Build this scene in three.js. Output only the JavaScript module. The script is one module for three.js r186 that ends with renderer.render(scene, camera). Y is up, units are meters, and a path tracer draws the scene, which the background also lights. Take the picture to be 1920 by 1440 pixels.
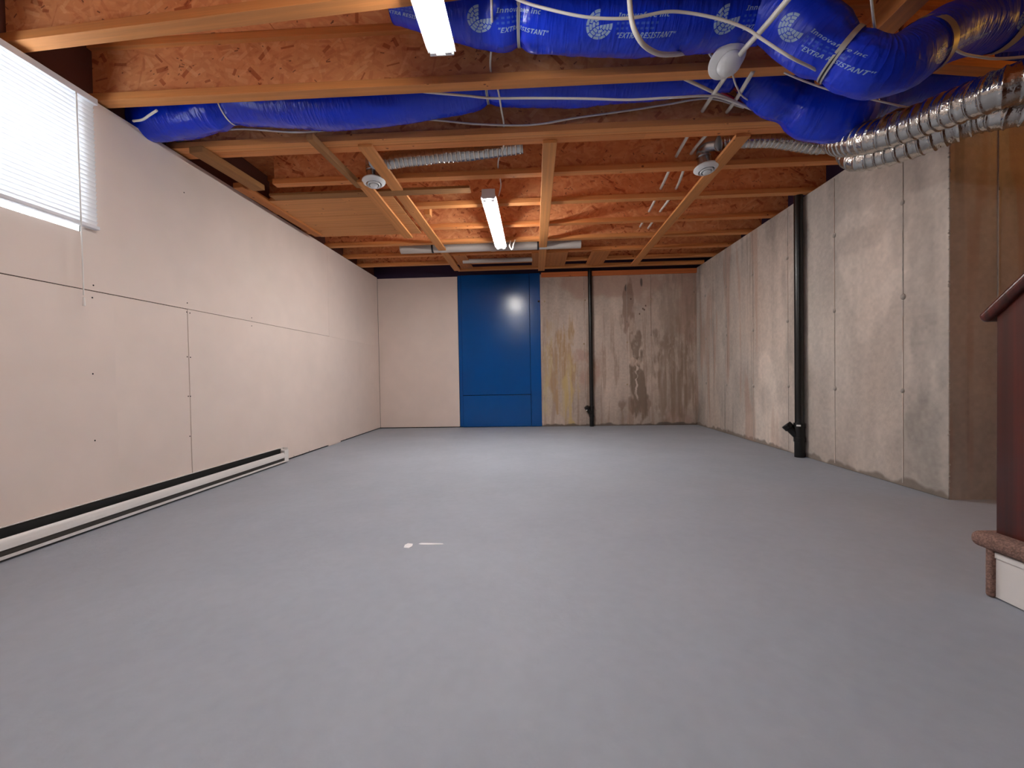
import * as THREE from 'three';
import { RoundedBoxGeometry } from 'three/addons/geometries/RoundedBoxGeometry.js';
import { mergeGeometries, toCreasedNormals } from 'three/addons/utils/BufferGeometryUtils.js';
import { RectAreaLightUniformsLib } from 'three/addons/lights/RectAreaLightUniformsLib.js';

// ---------------------------------------------------------------- camera, sky, exposure
const scene = new THREE.Scene();
const FOCAL = 802.29, CAM_Y = 0.7023;
const camera = new THREE.PerspectiveCamera(2 * Math.atan(720 / FOCAL) * 180 / Math.PI, 4 / 3, 0.02, 60);
camera.rotation.order = 'YXZ';
camera.position.set(0, CAM_Y, 0);
camera.rotation.set(THREE.MathUtils.degToRad(-1.0504), THREE.MathUtils.degToRad(2.9027), THREE.MathUtils.degToRad(-0.9946));
camera.updateMatrixWorld(true);
const SKY = 11, TUBE_GLOW = 36, LAMP = 9, WARM = 0.27;
scene.background = new THREE.Color(0.80, 0.90, 1.0);
scene.backgroundIntensity = SKY;
const renderer = new THREE.WebGLRenderer({ antialias: true });
renderer.toneMapping = THREE.LinearToneMapping;
renderer.toneMappingExposure = 1.66;
renderer.shadowMap.enabled = true;
RectAreaLightUniformsLib.init();

// ---------------------------------------------------------------- measures of the room (metres)
const H = 2.12, XL = -2.161, XR = 2.209, ZB = -5.903, ZC = -2.394, JD = 0.302, XFAR = 4.2, ZREAR = 2.8;
const SEAM = 1.158;

// a pixel of the photograph gives a direction; the plane it is met with gives the distance
const V = (x, y, z) => new THREE.Vector3(x, y, z);
function ray(px, py) { return V((px - 960) / FOCAL, (720 - py) / FOCAL, -1).applyQuaternion(camera.quaternion); }
function meet(axis, px, py, v) { const d = ray(px, py), o = camera.position; return o.clone().addScaledVector(d, (v - o[axis]) / d[axis]); }
const onX = (px, py, x) => meet('x', px, py, x), onY = (px, py, y) => meet('y', px, py, y), onZ = (px, py, depth) => meet('z', px, py, -depth);
const path = (list) => list.map(([px, py, d]) => onZ(px, py, d));

// ---------------------------------------------------------------- random numbers and noise
function rng(seed) { let a = seed >>> 0; return () => { a = (a + 0x6D2B79F5) | 0; let t = Math.imul(a ^ (a >>> 15), 1 | a); t = (t + Math.imul(t ^ (t >>> 7), 61 | t)) ^ t; return ((t ^ (t >>> 14)) >>> 0) / 4294967296; }; }
function hash(x, y, s) { let n = Math.imul(x, 374761393) + Math.imul(y, 668265263) + Math.imul(s, 974634721); n = Math.imul(n ^ (n >>> 13), 1274126177); return ((n ^ (n >>> 16)) >>> 0) / 4294967296; }
function noise(x, y, s = 0) {
  const xi = Math.floor(x), yi = Math.floor(y); let u = x - xi, v = y - yi; u = u * u * (3 - 2 * u); v = v * v * (3 - 2 * v);
  const a = hash(xi, yi, s), b = hash(xi + 1, yi, s), c = hash(xi, yi + 1, s), d = hash(xi + 1, yi + 1, s);
  return a + (b - a) * u + (c - a) * v + (a - b - c + d) * u * v;
}
function fbm(x, y, o = 4, s = 0) { let t = 0, a = 0.5, n = 0; for (let i = 0; i < o; i++) { t += a * noise(x, y, s + i * 17); n += a; a *= 0.5; x *= 2.03; y *= 2.03; } return t / n; }
const clamp = (v, a = 0, b = 1) => Math.min(b, Math.max(a, v)), mix = (a, b, t) => a + (b - a) * t, smooth = (a, b, v) => { const t = clamp((v - a) / (b - a)); return t * t * (3 - 2 * t); };

// ---------------------------------------------------------------- textures
function dataTexture(w, h, f, srgb = true) {   // f(u in 0..1, v in 0..1 upward) -> [r,g,b] 0..255
  const d = new Uint8Array(w * h * 4);
  for (let j = 0; j < h; j++) for (let i = 0; i < w; i++) { const c = f((i + 0.5) / w, (j + 0.5) / h), k = (j * w + i) * 4; d[k] = clamp(c[0], 0, 255); d[k + 1] = clamp(c[1], 0, 255); d[k + 2] = clamp(c[2], 0, 255); d[k + 3] = 255; }
  const t = new THREE.DataTexture(d, w, h); t.wrapS = t.wrapT = THREE.RepeatWrapping; t.magFilter = THREE.LinearFilter; t.minFilter = THREE.LinearMipmapLinearFilter; t.generateMipmaps = true;
  if (srgb) t.colorSpace = THREE.SRGBColorSpace; t.needsUpdate = true; return t;
}
function canvasTexture(w, h, draw) {
  const c = document.createElement('canvas'); c.width = w; c.height = h; draw(c.getContext('2d'), w, h);
  const t = new THREE.CanvasTexture(c); t.wrapS = t.wrapT = THREE.RepeatWrapping; t.colorSpace = THREE.SRGBColorSpace; return t;
}
const osbMap = canvasTexture(1024, 1024, (g, w, h) => {   // 1.5 m by 1.5 m of strands
  const r = rng(11); g.fillStyle = 'rgb(234,184,142)'; g.fillRect(0, 0, w, h);
  const tones = [[238, 190, 148], [230, 178, 136], [244, 200, 160], [222, 166, 124], [234, 182, 140], [248, 212, 176], [214, 152, 112], [236, 188, 146]];
  for (let i = 0; i < 5200; i++) {
    const x = r() * w, y = r() * h, l = 24 + r() * 62, b = 5 + r() * 13, a = (r() - 0.5) * 1.5 + (r() < 0.25 ? 1.57 : 0), t = tones[(r() * tones.length) | 0];
    g.fillStyle = `rgba(${t[0]},${t[1]},${t[2]},${0.35 + r() * 0.4})`;
    for (const ox of [-w, 0, w]) for (const oy of [-h, 0, h]) {
      if (x + ox < -80 || x + ox > w + 80 || y + oy < -80 || y + oy > h + 80) continue;
      g.save(); g.translate(x + ox, y + oy); g.rotate(a); g.beginPath(); g.moveTo(-l / 2, -b / 2); g.lineTo(l / 2 - 4, -b / 2 + 1); g.lineTo(l / 2, b / 2); g.lineTo(-l / 2 + 5, b / 2 - 1); g.fill(); g.restore();
    }
  }
  for (let i = 0; i < 460; i++) {      // pale and dark flakes that stand out, and small dark gaps
    const x = 40 + r() * (w - 80), y = 40 + r() * (h - 80), k = r(), l = k < 0.5 ? 5 + r() * 10 : 18 + r() * 40, b = k < 0.5 ? 2 + r() * 2 : 5 + r() * 10;
    g.fillStyle = k < 0.5 ? 'rgba(90,44,26,0.6)' : k < 0.8 ? 'rgba(250,222,188,0.55)' : 'rgba(170,92,56,0.6)';
    g.save(); g.translate(x, y); g.rotate((r() - 0.5) * 2.4); g.fillRect(-l / 2, -b / 2, l, b); g.restore();
  }
});
const woodMap = (() => {                 // 2 m by 0.5 m, grain along u
  const r = rng(5), knots = []; for (let i = 0; i < 15; i++) knots.push([r(), r(), 0.0035 + r() * 0.0045]);
  return dataTexture(1024, 512, (u, v) => {
    const x = u * 2, y = v * 0.5; let warp = 0, dark = 0;
    for (const [ku, kv, kr] of knots) { const dx = (x - ku * 2) / 1.3, dy = y - kv * 0.5, d = Math.hypot(dx, dy) / kr; warp += Math.exp(-d * d * 0.12) * 0.9; dark += smooth(1.25, 0.5, d); }
    const g = fbm(x * 1.4, y * 70 + warp * 3, 3, 3), f = fbm(x * 9, y * 420, 2, 9), b = fbm(x * 0.7, y * 9, 2, 21), k = 1 - 0.16 * g - 0.07 * f + 0.06 * b;
    let c = [222 * k + 10, 172 * k + 6, 122 * k]; c = c.map((q, i) => mix(q, [104, 52, 26][i], clamp(dark) * 0.85)); return c;
  });
})();
const concreteShade = (x, y, s) => {     // metres -> base tone of cast concrete, without stains
  const a = fbm(x * 1.1, y * 0.8, 5, s), b = fbm(x * 9, y * 2.2, 3, s + 40), c = fbm(x * 46, y * 46, 2, s + 80);
  return 0.90 + (a - 0.5) * 0.28 + (b - 0.5) * 0.15 + (c - 0.5) * 0.09;
};
const blot = (x, y, cx, cy, rx, ry, s, rag = 0.5) => { const d = Math.hypot((x - cx) / rx, (y - cy) / ry) + (fbm(x * 14, y * 5, 3, s) - 0.5) * rag * 2; return smooth(1.05, 0.62, d); };
const sideConcreteMap = dataTexture(1536, 1024, (u, v) => {   // 3.6 m along the wall by 2.25 m
  const x = u * 3.6, y = v * 2.25; let k = concreteShade(x, y, 3);
  const patch = fbm(x * 1.6, y * 1.3, 3, 200); k += smooth(0.56, 0.62, patch) * 0.07;
  k -= smooth(0.60, 0.70, fbm(x * 2.3 + 5, y * 1.1, 4, 300)) * 0.08;
  k -= smooth(0.58, 0.72, fbm(x * 16, y * 0.7, 3, 330)) * 0.10 * smooth(1.2, 2.4, x);
  k -= blot(x, y, 0.62, 1.58, 0.34, 0.10, 350) * 0.07 + blot(x, y, 0.18, 1.1, 0.09, 0.75, 351) * 0.06 + blot(x, y, 0.22, 0.45, 0.07, 0.28, 352) * 0.05;
  const warm = fbm(x * 2, y * 0.8, 3, 400) - 0.5;
  let c = [212 * k + warm * 14, 199 * k, 187 * k - warm * 8];
  const base = smooth(0.045, 0.02, y + (fbm(x * 8, 0.5, 3, 420) - 0.5) * 0.09); c = c.map((q, i) => mix(q, [108, 98, 88][i], base * 0.65));
  const rust = smooth(0.60, 0.72, fbm(x * 7, y * 0.9, 3, 440)) * smooth(1.2, 2.2, x); return c.map((q, i) => mix(q, [178, 142, 122][i], rust * 0.45));
});
const backConcreteMap = dataTexture(1024, 1024, (u, v) => {   // 2.15 m by 2.15 m, u from the blue door to the corner
  const x = u * 2.15, y = v * 2.15, k = concreteShade(x, y, 7); let c = [216 * k, 197 * k, 182 * k];
  const rag = smooth(0.30, 0.62, fbm(x * 34, y * 2.4, 4, 590)) * 0.75 + 0.25; const lay = (m, t, a) => { c = c.map((q, i) => mix(q, t[i], clamp(m) * a)); };
  const pink = smooth(0.50, 0.62, fbm(x * 1.7, y * 1.5, 4, 500)); lay(pink, [176, 140, 124], 0.55);
  const run = fbm(x * 22, y * 1.3, 4, 510); lay(smooth(0.52, 0.66, run) * smooth(1.75, 1.2, y), [138, 112, 92], 0.35);
  lay(blot(x, y, 0.22, 0.92, 0.24, 0.58, 520, 1.0) * rag, [172, 140, 102], 0.8); lay(blot(x, y, 0.37, 0.48, 0.11, 0.42, 521, 1.0) * rag, [198, 174, 122], 0.85); lay(blot(x, y, 0.06, 0.75, 0.10, 0.5, 522, 1.0) * rag, [196, 180, 140], 0.6);
  lay(blot(x, y, 0.13, 1.35, 0.12, 0.22, 523, 0.7), [190, 178, 164], 0.5);
  lay(blot(x, y, 1.20, 1.58, 0.075, 0.40, 530, 1.1), [132, 106, 92], 0.6); lay(blot(x, y, 1.28, 1.10, 0.075, 0.32, 531, 1.1), [116, 98, 84], 0.65); lay(blot(x, y, 1.34, 0.55, 0.10, 0.42, 532, 1.0), [114, 98, 84], 0.75);
  lay(blot(x, y, 1.30, 0.28, 0.22, 0.10, 533, 1.0), [126, 104, 90], 0.5); lay(blot(x, y, 1.29 + (fbm(y * 18, 3, 3, 577) - 0.5) * 0.05, 0.55, 0.022, 0.27, 534, 0.9), [236, 218, 204], 0.7); lay(blot(x, y, 1.29, 0.87, 0.07, 0.09, 535, 1.2), [216, 190, 172], 0.6);
  lay(blot(x, y, 1.37, 1.95, 0.018, 0.06, 536), [84, 76, 72], 0.7); lay(blot(x, y, 1.16, 1.87, 0.018, 0.05, 537), [84, 76, 72], 0.7);
  lay(blot(x, y, 1.75, 0.55, 0.42, 0.62, 540, 1.0) * rag, [134, 114, 98], 0.6); lay(blot(x, y, 1.85, 1.3, 0.32, 0.7, 541, 1.0) * rag, [154, 136, 122], 0.45);
  for (let i = 0; i < 5; i++) lay(blot(x, y, 1.22 + hash(i, 1, 3) * 0.22, 1.5 + hash(i, 2, 3) * 0.25, 0.012, 0.016, 550 + i), [96, 72, 62], 0.8);
  lay(smooth(0.04, 0.015, y + (fbm(x * 8, 0.5, 3, 560) - 0.5) * 0.07), [88, 80, 74], 0.8);
  lay(smooth(0.62, 0.7, fbm(x * 60, y * 18, 2, 570)) * smooth(0.55, 0.9, y) * smooth(1.5, 1.1, y), [206, 192, 178], 0.35); return c;
});
const floorMap = dataTexture(1024, 1024, (u, v) => { const x = u * 9.5, y = v * 9.5, k = 0.985 + (fbm(x * 2.2, y * 2.2, 4, 600) - 0.5) * 0.05 + (fbm(x * 40, y * 40, 2, 610) - 0.5) * 0.035; return [161 * k, 167 * k, 176 * k]; });
const floorRough = dataTexture(512, 512, (u, v) => { const k = 205 + (fbm(u * 40, v * 40, 4, 620) - 0.5) * 110; return [k, k, k]; }, false);
const fineBump = dataTexture(512, 512, (u, v) => { const k = 128 + (fbm(u * 60, v * 60, 4, 630) - 0.5) * 200; return [k, k, k]; }, false);
const boardMap = dataTexture(1024, 1024, (u, v) => { const k = 0.985 + (fbm(u * 36, v * 36, 4, 640) - 0.5) * 0.035 + (fbm(u * 90, v * 90, 2, 650) - 0.5) * 0.02; return [232 * k, 215 * k, 204 * k]; });
const creaseBump = dataTexture(1024, 512, (u, v) => { const a = 1 - Math.abs(2 * fbm(u * 44, v * 7, 3, 660) - 1), b = 1 - Math.abs(2 * fbm(u * 12 + 3, v * 11, 3, 670) - 1), k = 255 * clamp(0.55 * a * a + 0.45 * b * b); return [k, k, k]; }, false);
const foilBump = dataTexture(512, 512, (u, v) => { const k = 255 * (1 - Math.abs(2 * fbm(u * 40, v * 30, 4, 680) - 1)); return [k, k, k]; }, false);
const carpetMap = dataTexture(256, 256, (u, v) => { const k = 0.72 + fbm(u * 70, v * 70, 2, 690) * 0.6; return [128 * k, 100 * k, 90 * k]; });
const redWoodMap = dataTexture(256, 1024, (u, v) => { const k = 0.62 + fbm(u * 34, v * 3, 4, 700) * 0.75; return [70 * k, 17 * k, 6 * k]; });
const printMap = canvasTexture(1024, 1024, (g, w, h) => {      // one 0.49 m print of the duct sleeve; the girth runs down the canvas
  g.fillStyle = 'rgb(2,50,212)'; g.fillRect(0, 0, w, h);
  const girth = 0.93, sx = w / 0.49, sy = h / girth; g.save(); g.translate(0, h * 0.395); g.scale(sx, sy);
  const ink = 'rgba(176,200,226,0.92)'; g.fillStyle = ink; g.strokeStyle = ink;
  g.save(); g.translate(0.075, 0); for (let k = 0; k < 4; k++) { g.lineWidth = 0.0105; const r = 0.0085 + k * 0.0125, n = 3 + k * 2, a0 = -0.15, a1 = 4.75; for (let i = 0; i < n; i++) { const p = a0 + (a1 - a0) * i / n, q = a0 + (a1 - a0) * (i + 1) / n - 0.0032 / r; g.beginPath(); g.arc(0, 0, r, p, q); g.stroke(); } } g.restore();
  const text = (s, x, y, size, font, slant, width) => { g.save(); g.translate(x, y); g.transform(1, 0, slant, 1, 0, 0); g.scale(size / 100, size / 100); g.font = font; const m = g.measureText(s).width || 1; g.scale(width / (m * size / 100), 1); g.fillText(s, 0, 0); g.restore(); };
  text('Innovafore inc', 0.142, -0.024, 0.022, 'bold 100px sans-serif', -0.25, 0.19);
  g.globalAlpha = 0.35; for (const [y, n] of [[-0.011, 9], [0.006, 8]]) for (let i = 0; i < n; i++) g.fillRect(0.142 + i * 0.018, y, 0.008 + 0.007 * hash(i, n, 7), 0.008);   // two faint lines of worn, unreadable print
  g.globalAlpha = 1;
  text('"EXTRA RESISTANT"', 0.142, 0.046, 0.030, 'bold 100px sans-serif', -0.25, 0.225); g.restore();
});
const perforated = canvasTexture(128, 32, (g, w, h) => { g.fillStyle = 'rgb(196,196,192)'; g.fillRect(0, 0, w, h); g.fillStyle = 'rgb(40,40,44)'; for (let i = 0; i < 4; i++) { g.beginPath(); g.arc(16 + i * 32, 16, 5, 0, 7); g.fill(); } });
function tiled(t, rx, ry, ox = 0, oy = 0) { const c = t.clone(); c.repeat.set(rx, ry); c.offset.set(ox, oy); c.needsUpdate = true; return c; }

// ---------------------------------------------------------------- materials
const std = (o) => new THREE.MeshStandardMaterial(o), phys = (o) => new THREE.MeshPhysicalMaterial(o);
const osbTile = tiled(osbMap, 1 / 1.5, 1 / 1.5), woodTile = tiled(woodMap, 1 / 2, 1 / 0.5);
const M = {
  osb: std({ map: osbTile, color: 0xffdebe, roughness: 0.78, bumpMap: osbTile, bumpScale: 0.0012 }),
  subfloor: std({ map: osbTile, color: 0xffd0a8, roughness: 0.8, bumpMap: osbTile, bumpScale: 0.0012 }),
  flange: std({ map: woodTile, color: 0xffdcb8, roughness: 0.7 }),
  flange2: std({ map: woodTile, color: 0xffd2aa, roughness: 0.7 }),
  strip: std({ map: woodTile, color: 0xf4d4ae, roughness: 0.72 }),
  grey: std({ map: woodTile, color: 0xb5a386, roughness: 0.8 }),
  plank: std({ map: woodTile, color: 0xf2d6b6, roughness: 0.72 }),
  ply: std({ map: woodTile, color: 0xd8ae82, roughness: 0.75 }),
  ledger: std({ map: woodTile, color: 0xf2b088, roughness: 0.75 }),
  concrete: std({ map: tiled(sideConcreteMap, 1 / 3.6, 1 / 2.25), roughness: 0.93, bumpMap: tiled(fineBump, 1 / 0.5, 1 / 0.5), bumpScale: 0.0012 }),
  concreteBack: std({ map: tiled(backConcreteMap, 1 / 2.15, 1 / 2.15), roughness: 0.93, bumpMap: tiled(fineBump, 1 / 0.5, 1 / 0.5), bumpScale: 0.0012 }),
  floor: phys({ map: tiled(floorMap, 1 / 9.5, 1 / 9.5, 0.35, 0.53), roughness: 0.85, specularIntensity: 0.6, roughnessMap: tiled(floorRough, 1 / 9.5, 1 / 9.5, 0.35, 0.53), bumpMap: tiled(fineBump, 1 / 0.7, 1 / 0.7), bumpScale: 0.0005 }),
  drywall: std({ map: tiled(boardMap, 1 / 9, 1 / 9, 0.75, 0.2), roughness: 0.9 }),
  gap: std({ color: 0x191512, roughness: 1 }),
  rim: std({ color: 0x5c3428, roughness: 0.95 }),
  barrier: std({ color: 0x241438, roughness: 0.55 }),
  door: phys({ color: 0x004a8e, specularIntensity: 0.8, roughness: 0.19, bumpMap: tiled(fineBump, 1 / 0.5, 1 / 0.5), bumpScale: 0.0004 }),
  white: std({ color: 0xe9e6e2, roughness: 0.42 }),
  heater: std({ color: 0xe6e2de, roughness: 0.38 }),
  slot: std({ color: 0x1b1b19, roughness: 0.7, metalness: 0.2 }),
  fin: std({ color: 0x55524e, roughness: 0.5, metalness: 0.6 }),
  black: std({ color: 0x0b0b0c, roughness: 0.32 }),
  sticker: std({ color: 0xece9e4, roughness: 0.6 }),
  blue: phys({ map: tiled(printMap, 1 / 0.49, 1, 0.35), roughness: 0.24, bumpMap: tiled(creaseBump, 1 / 0.9, 1), bumpScale: 0.0035 }),
  bluePlain: phys({ color: 0x0232d4, roughness: 0.17, bumpMap: tiled(creaseBump, 1 / 0.9, 1), bumpScale: 0.0035 }),
  blueTurned: phys({ map: tiled(printMap, 1 / 0.49, 1, 0.62, -0.05), roughness: 0.42, bumpMap: tiled(creaseBump, 1 / 0.9, 1), bumpScale: 0.004 }),
  foil: std({ color: 0xc4c2be, metalness: 1, roughness: 0.2, bumpMap: tiled(foilBump, 1 / 0.35, 1), bumpScale: 0.0012 }),
  tin: std({ color: 0xb9b9bb, metalness: 1, roughness: 0.25 }),
  strap: std({ map: tiled(perforated, 1 / 0.08, 1), metalness: 0.5, roughness: 0.45 }),
  tape: std({ color: 0xa8a29a, roughness: 0.45, metalness: 0.35 }),
  cable: std({ color: 0xe4dfd9, roughness: 0.5 }),
  pex: std({ color: 0xe0dcd4, roughness: 0.4 }),
  red: std({ color: 0xa01024, roughness: 0.4 }),
  vent: std({ color: 0xeef0f1, roughness: 0.35 }),
  ventDark: std({ color: 0x22282a, roughness: 0.6 }),
  pvc: std({ color: 0xbcb2aa, roughness: 0.45 }),
  housing: std({ color: 0xe8e8ea, roughness: 0.4 }),
  tube: std({ color: 0xffffff, emissive: 0xfffdfb, emissiveIntensity: TUBE_GLOW, roughness: 0.4 }),
  tubeNew: std({ color: 0xffffff, emissive: 0xfffdfb, emissiveIntensity: TUBE_GLOW * 1.75, roughness: 0.4 }),
  slat: phys({ color: 0xf3f4f6, roughness: 1, transmission: 0.09, thickness: 0 }),
  rail: std({ color: 0xdcdbe0, roughness: 0.45 }),
  glass: phys({ color: 0xffffff, roughness: 0, transmission: 1, thickness: 0 }),
  carpet: std({ map: tiled(carpetMap, 1 / 0.25, 1 / 0.25), roughness: 1, bumpMap: tiled(carpetMap, 1 / 0.25, 1 / 0.25), bumpScale: 0.006 }),
  redWood: phys({ map: tiled(redWoodMap, 1 / 0.35, 1 / 3), roughness: 0.3, clearcoat: 0.3, clearcoatRoughness: 0.2 }),
  paint: std({ color: 0xfbfbfb, roughness: 0.35 }),
};

// ---------------------------------------------------------------- building helpers
const used = new Map();
function numbered(n) { const k = used.get(n) ?? 0; used.set(n, k + 1); return k ? `${n}_${String(k).padStart(3, '0')}` : n; }
function tag(o, label, category, group) { o.userData = { label, category }; if (group) o.userData.group = group; return o; }
function thing(name, label, category, group, at) { const o = new THREE.Group(); o.name = numbered(name); if (at) o.position.copy(at); scene.add(o); return tag(o, label, category, group); }
function setting(name) { const o = new THREE.Group(); o.name = name; o.userData = { kind: 'structure' }; scene.add(o); return o; }
function part(name, geo, mat, parent, label) { const m = new THREE.Mesh(geo, mat); m.name = name; m.castShadow = m.receiveShadow = true; if (label) m.userData.label = label; parent.add(m); return m; }
function single(name, geo, mat, label, category, group) { const m = part(numbered(name), geo, mat, scene); return tag(m, label, category, group); }
function structure(name, geo, mat) { const m = part(name, geo, mat, scene); m.userData = { kind: 'structure' }; return m; }
const uvRand = rng(77);
// planar uv in metres by the way each face points; along = the axis that the grain follows
function boxUV(geo, along = 'x', shift = true) {
  const g = geo.index ? geo.toNonIndexed() : geo, p = g.attributes.position, n = g.attributes.normal, uv = new Float32Array(p.count * 2), ou = shift ? uvRand() * 2 : 0, ov = shift ? uvRand() : 0, ax = ['x', 'y', 'z'], L = ax.indexOf(along);
  const face = V(), a = V(), b = V(), c = V();
  for (let i = 0; i < p.count; i += 3) {
    a.fromBufferAttribute(p, i); b.fromBufferAttribute(p, i + 1); c.fromBufferAttribute(p, i + 2); face.copy(b).sub(a).cross(c.sub(a));
    const f = [Math.abs(face.x), Math.abs(face.y), Math.abs(face.z)], d = f.indexOf(Math.max(...f)), rest = [0, 1, 2].filter((k) => k !== d), U = rest.includes(L) ? L : rest[0], W = rest.find((k) => k !== U);
    for (let k = 0; k < 3; k++) { const q = [p.getX(i + k), p.getY(i + k), p.getZ(i + k)]; uv[(i + k) * 2] = q[U] + ou; uv[(i + k) * 2 + 1] = q[W] + ov + d * 0.137; }
  }
  g.setAttribute('uv', new THREE.BufferAttribute(uv, 2)); return g;
}
function span(x0, x1, y0, y1, z0, z1, { along = 'x', bevel = 0, shift = true } = {}) {   // a box between two corners
  const w = x1 - x0, h = y1 - y0, d = z1 - z0, g = bevel ? new RoundedBoxGeometry(w, h, d, 1, Math.min(bevel, w / 3, h / 3, d / 3)) : new THREE.BoxGeometry(w, h, d);
  g.translate((x0 + x1) / 2, (y0 + y1) / 2, (z0 + z1) / 2); return boxUV(g, along, shift);
}
function tubeGeo(pts, radius, { seg = 60, radial = 14, cap = true, girth = 1 } = {}) {
  const curve = new THREE.CatmullRomCurve3(pts, false, 'centripetal'), len = curve.getLength(), pos = [], uv = [], idx = [], up = V(0, 1, 0); let N = null;
  for (let i = 0; i <= seg; i++) {
    const t = i / seg, P = curve.getPointAt(t), T = curve.getTangentAt(t); let n = (N ?? up).clone(); if (!N || Math.abs(T.y) < 0.8) n = up.clone(); n.addScaledVector(T, -n.dot(T));
    if (n.lengthSq() < 1e-4) { n.set(0, 0, -1).addScaledVector(T, T.z); } n.normalize(); N = n; const B = T.clone().cross(n);
    for (let j = 0; j <= radial; j++) { const a = j / radial * Math.PI * 2, r = typeof radius === 'function' ? radius(t * len, j === radial ? 0 : a, len, t) : radius; pos.push(P.x + r * (Math.cos(a) * n.x + Math.sin(a) * B.x), P.y + r * (Math.cos(a) * n.y + Math.sin(a) * B.y), P.z + r * (Math.cos(a) * n.z + Math.sin(a) * B.z)); uv.push(t * len, 1 - j / radial * girth); }
  }
  const w = radial + 1; for (let i = 0; i < seg; i++) for (let j = 0; j < radial; j++) { const a = i * w + j, b = a + w; idx.push(a, a + 1, b, b, a + 1, b + 1); }
  if (cap) for (const e of [0, seg]) { const c = pos.length / 3, P = curve.getPointAt(e / seg); pos.push(P.x, P.y, P.z); uv.push(0, 0); for (let j = 0; j < radial; j++) e ? idx.push(c, e * w + j, e * w + j + 1) : idx.push(c, j + 1, j); }
  const g = new THREE.BufferGeometry(); g.setAttribute('position', new THREE.Float32BufferAttribute(pos, 3)); g.setAttribute('uv', new THREE.Float32BufferAttribute(uv, 2)); g.setIndex(idx); g.computeVertexNormals();
  const nn = g.attributes.normal; for (let i = 0; i <= seg; i++) { const a = i * w, b = a + radial, s = V(nn.getX(a) + nn.getX(b), nn.getY(a) + nn.getY(b), nn.getZ(a) + nn.getZ(b)).normalize(); nn.setXYZ(a, s.x, s.y, s.z); nn.setXYZ(b, s.x, s.y, s.z); }
  return g;
}
const cyl = (r, h, x, y, z, n = 24, r2 = r) => new THREE.CylinderGeometry(r2, r, h, n).translate(x, y, z);
function prism(points, x0, x1, along = 'z') {   // polygon in (z, y), thickness along x
  const s = new THREE.Shape(points.map(([z, y]) => new THREE.Vector2(-z, y))); const g = new THREE.ExtrudeGeometry(s, { depth: x1 - x0, bevelEnabled: false }); g.rotateY(Math.PI / 2); g.translate(x0, 0, 0); return boxUV(g, along);
}

// ================================================================ the setting
structure('floor', span(XL - 0.3, XFAR + 0.2, -0.15, 0, ZB - 0.2, ZREAR + 0.2, { shift: false }), M.floor);

// subfloor of sheets above the joists
{
  const c = setting('ceiling'), r = rng(3); part('deck', span(XL - 0.4, XFAR + 0.2, H + JD + 0.018, H + JD + 0.06, ZB - 0.2, ZREAR + 0.2), M.gap, c);
  for (let zi = 0, z = ZB - 0.1; z < ZREAR; z += 1.22, zi++) for (let x = XL - 0.3 - (zi % 2) * 1.22; x < XFAR; x += 2.44) { const x0 = Math.max(x, XL - 0.3), x1 = Math.min(x + 2.437, XFAR + 0.1); if (x1 - x0 > 0.05) part('panel', span(x0, x1, H + JD, H + JD + 0.018, z, Math.min(z + 1.217, ZREAR + 0.1)), M.subfloor, c); }
}
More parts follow.
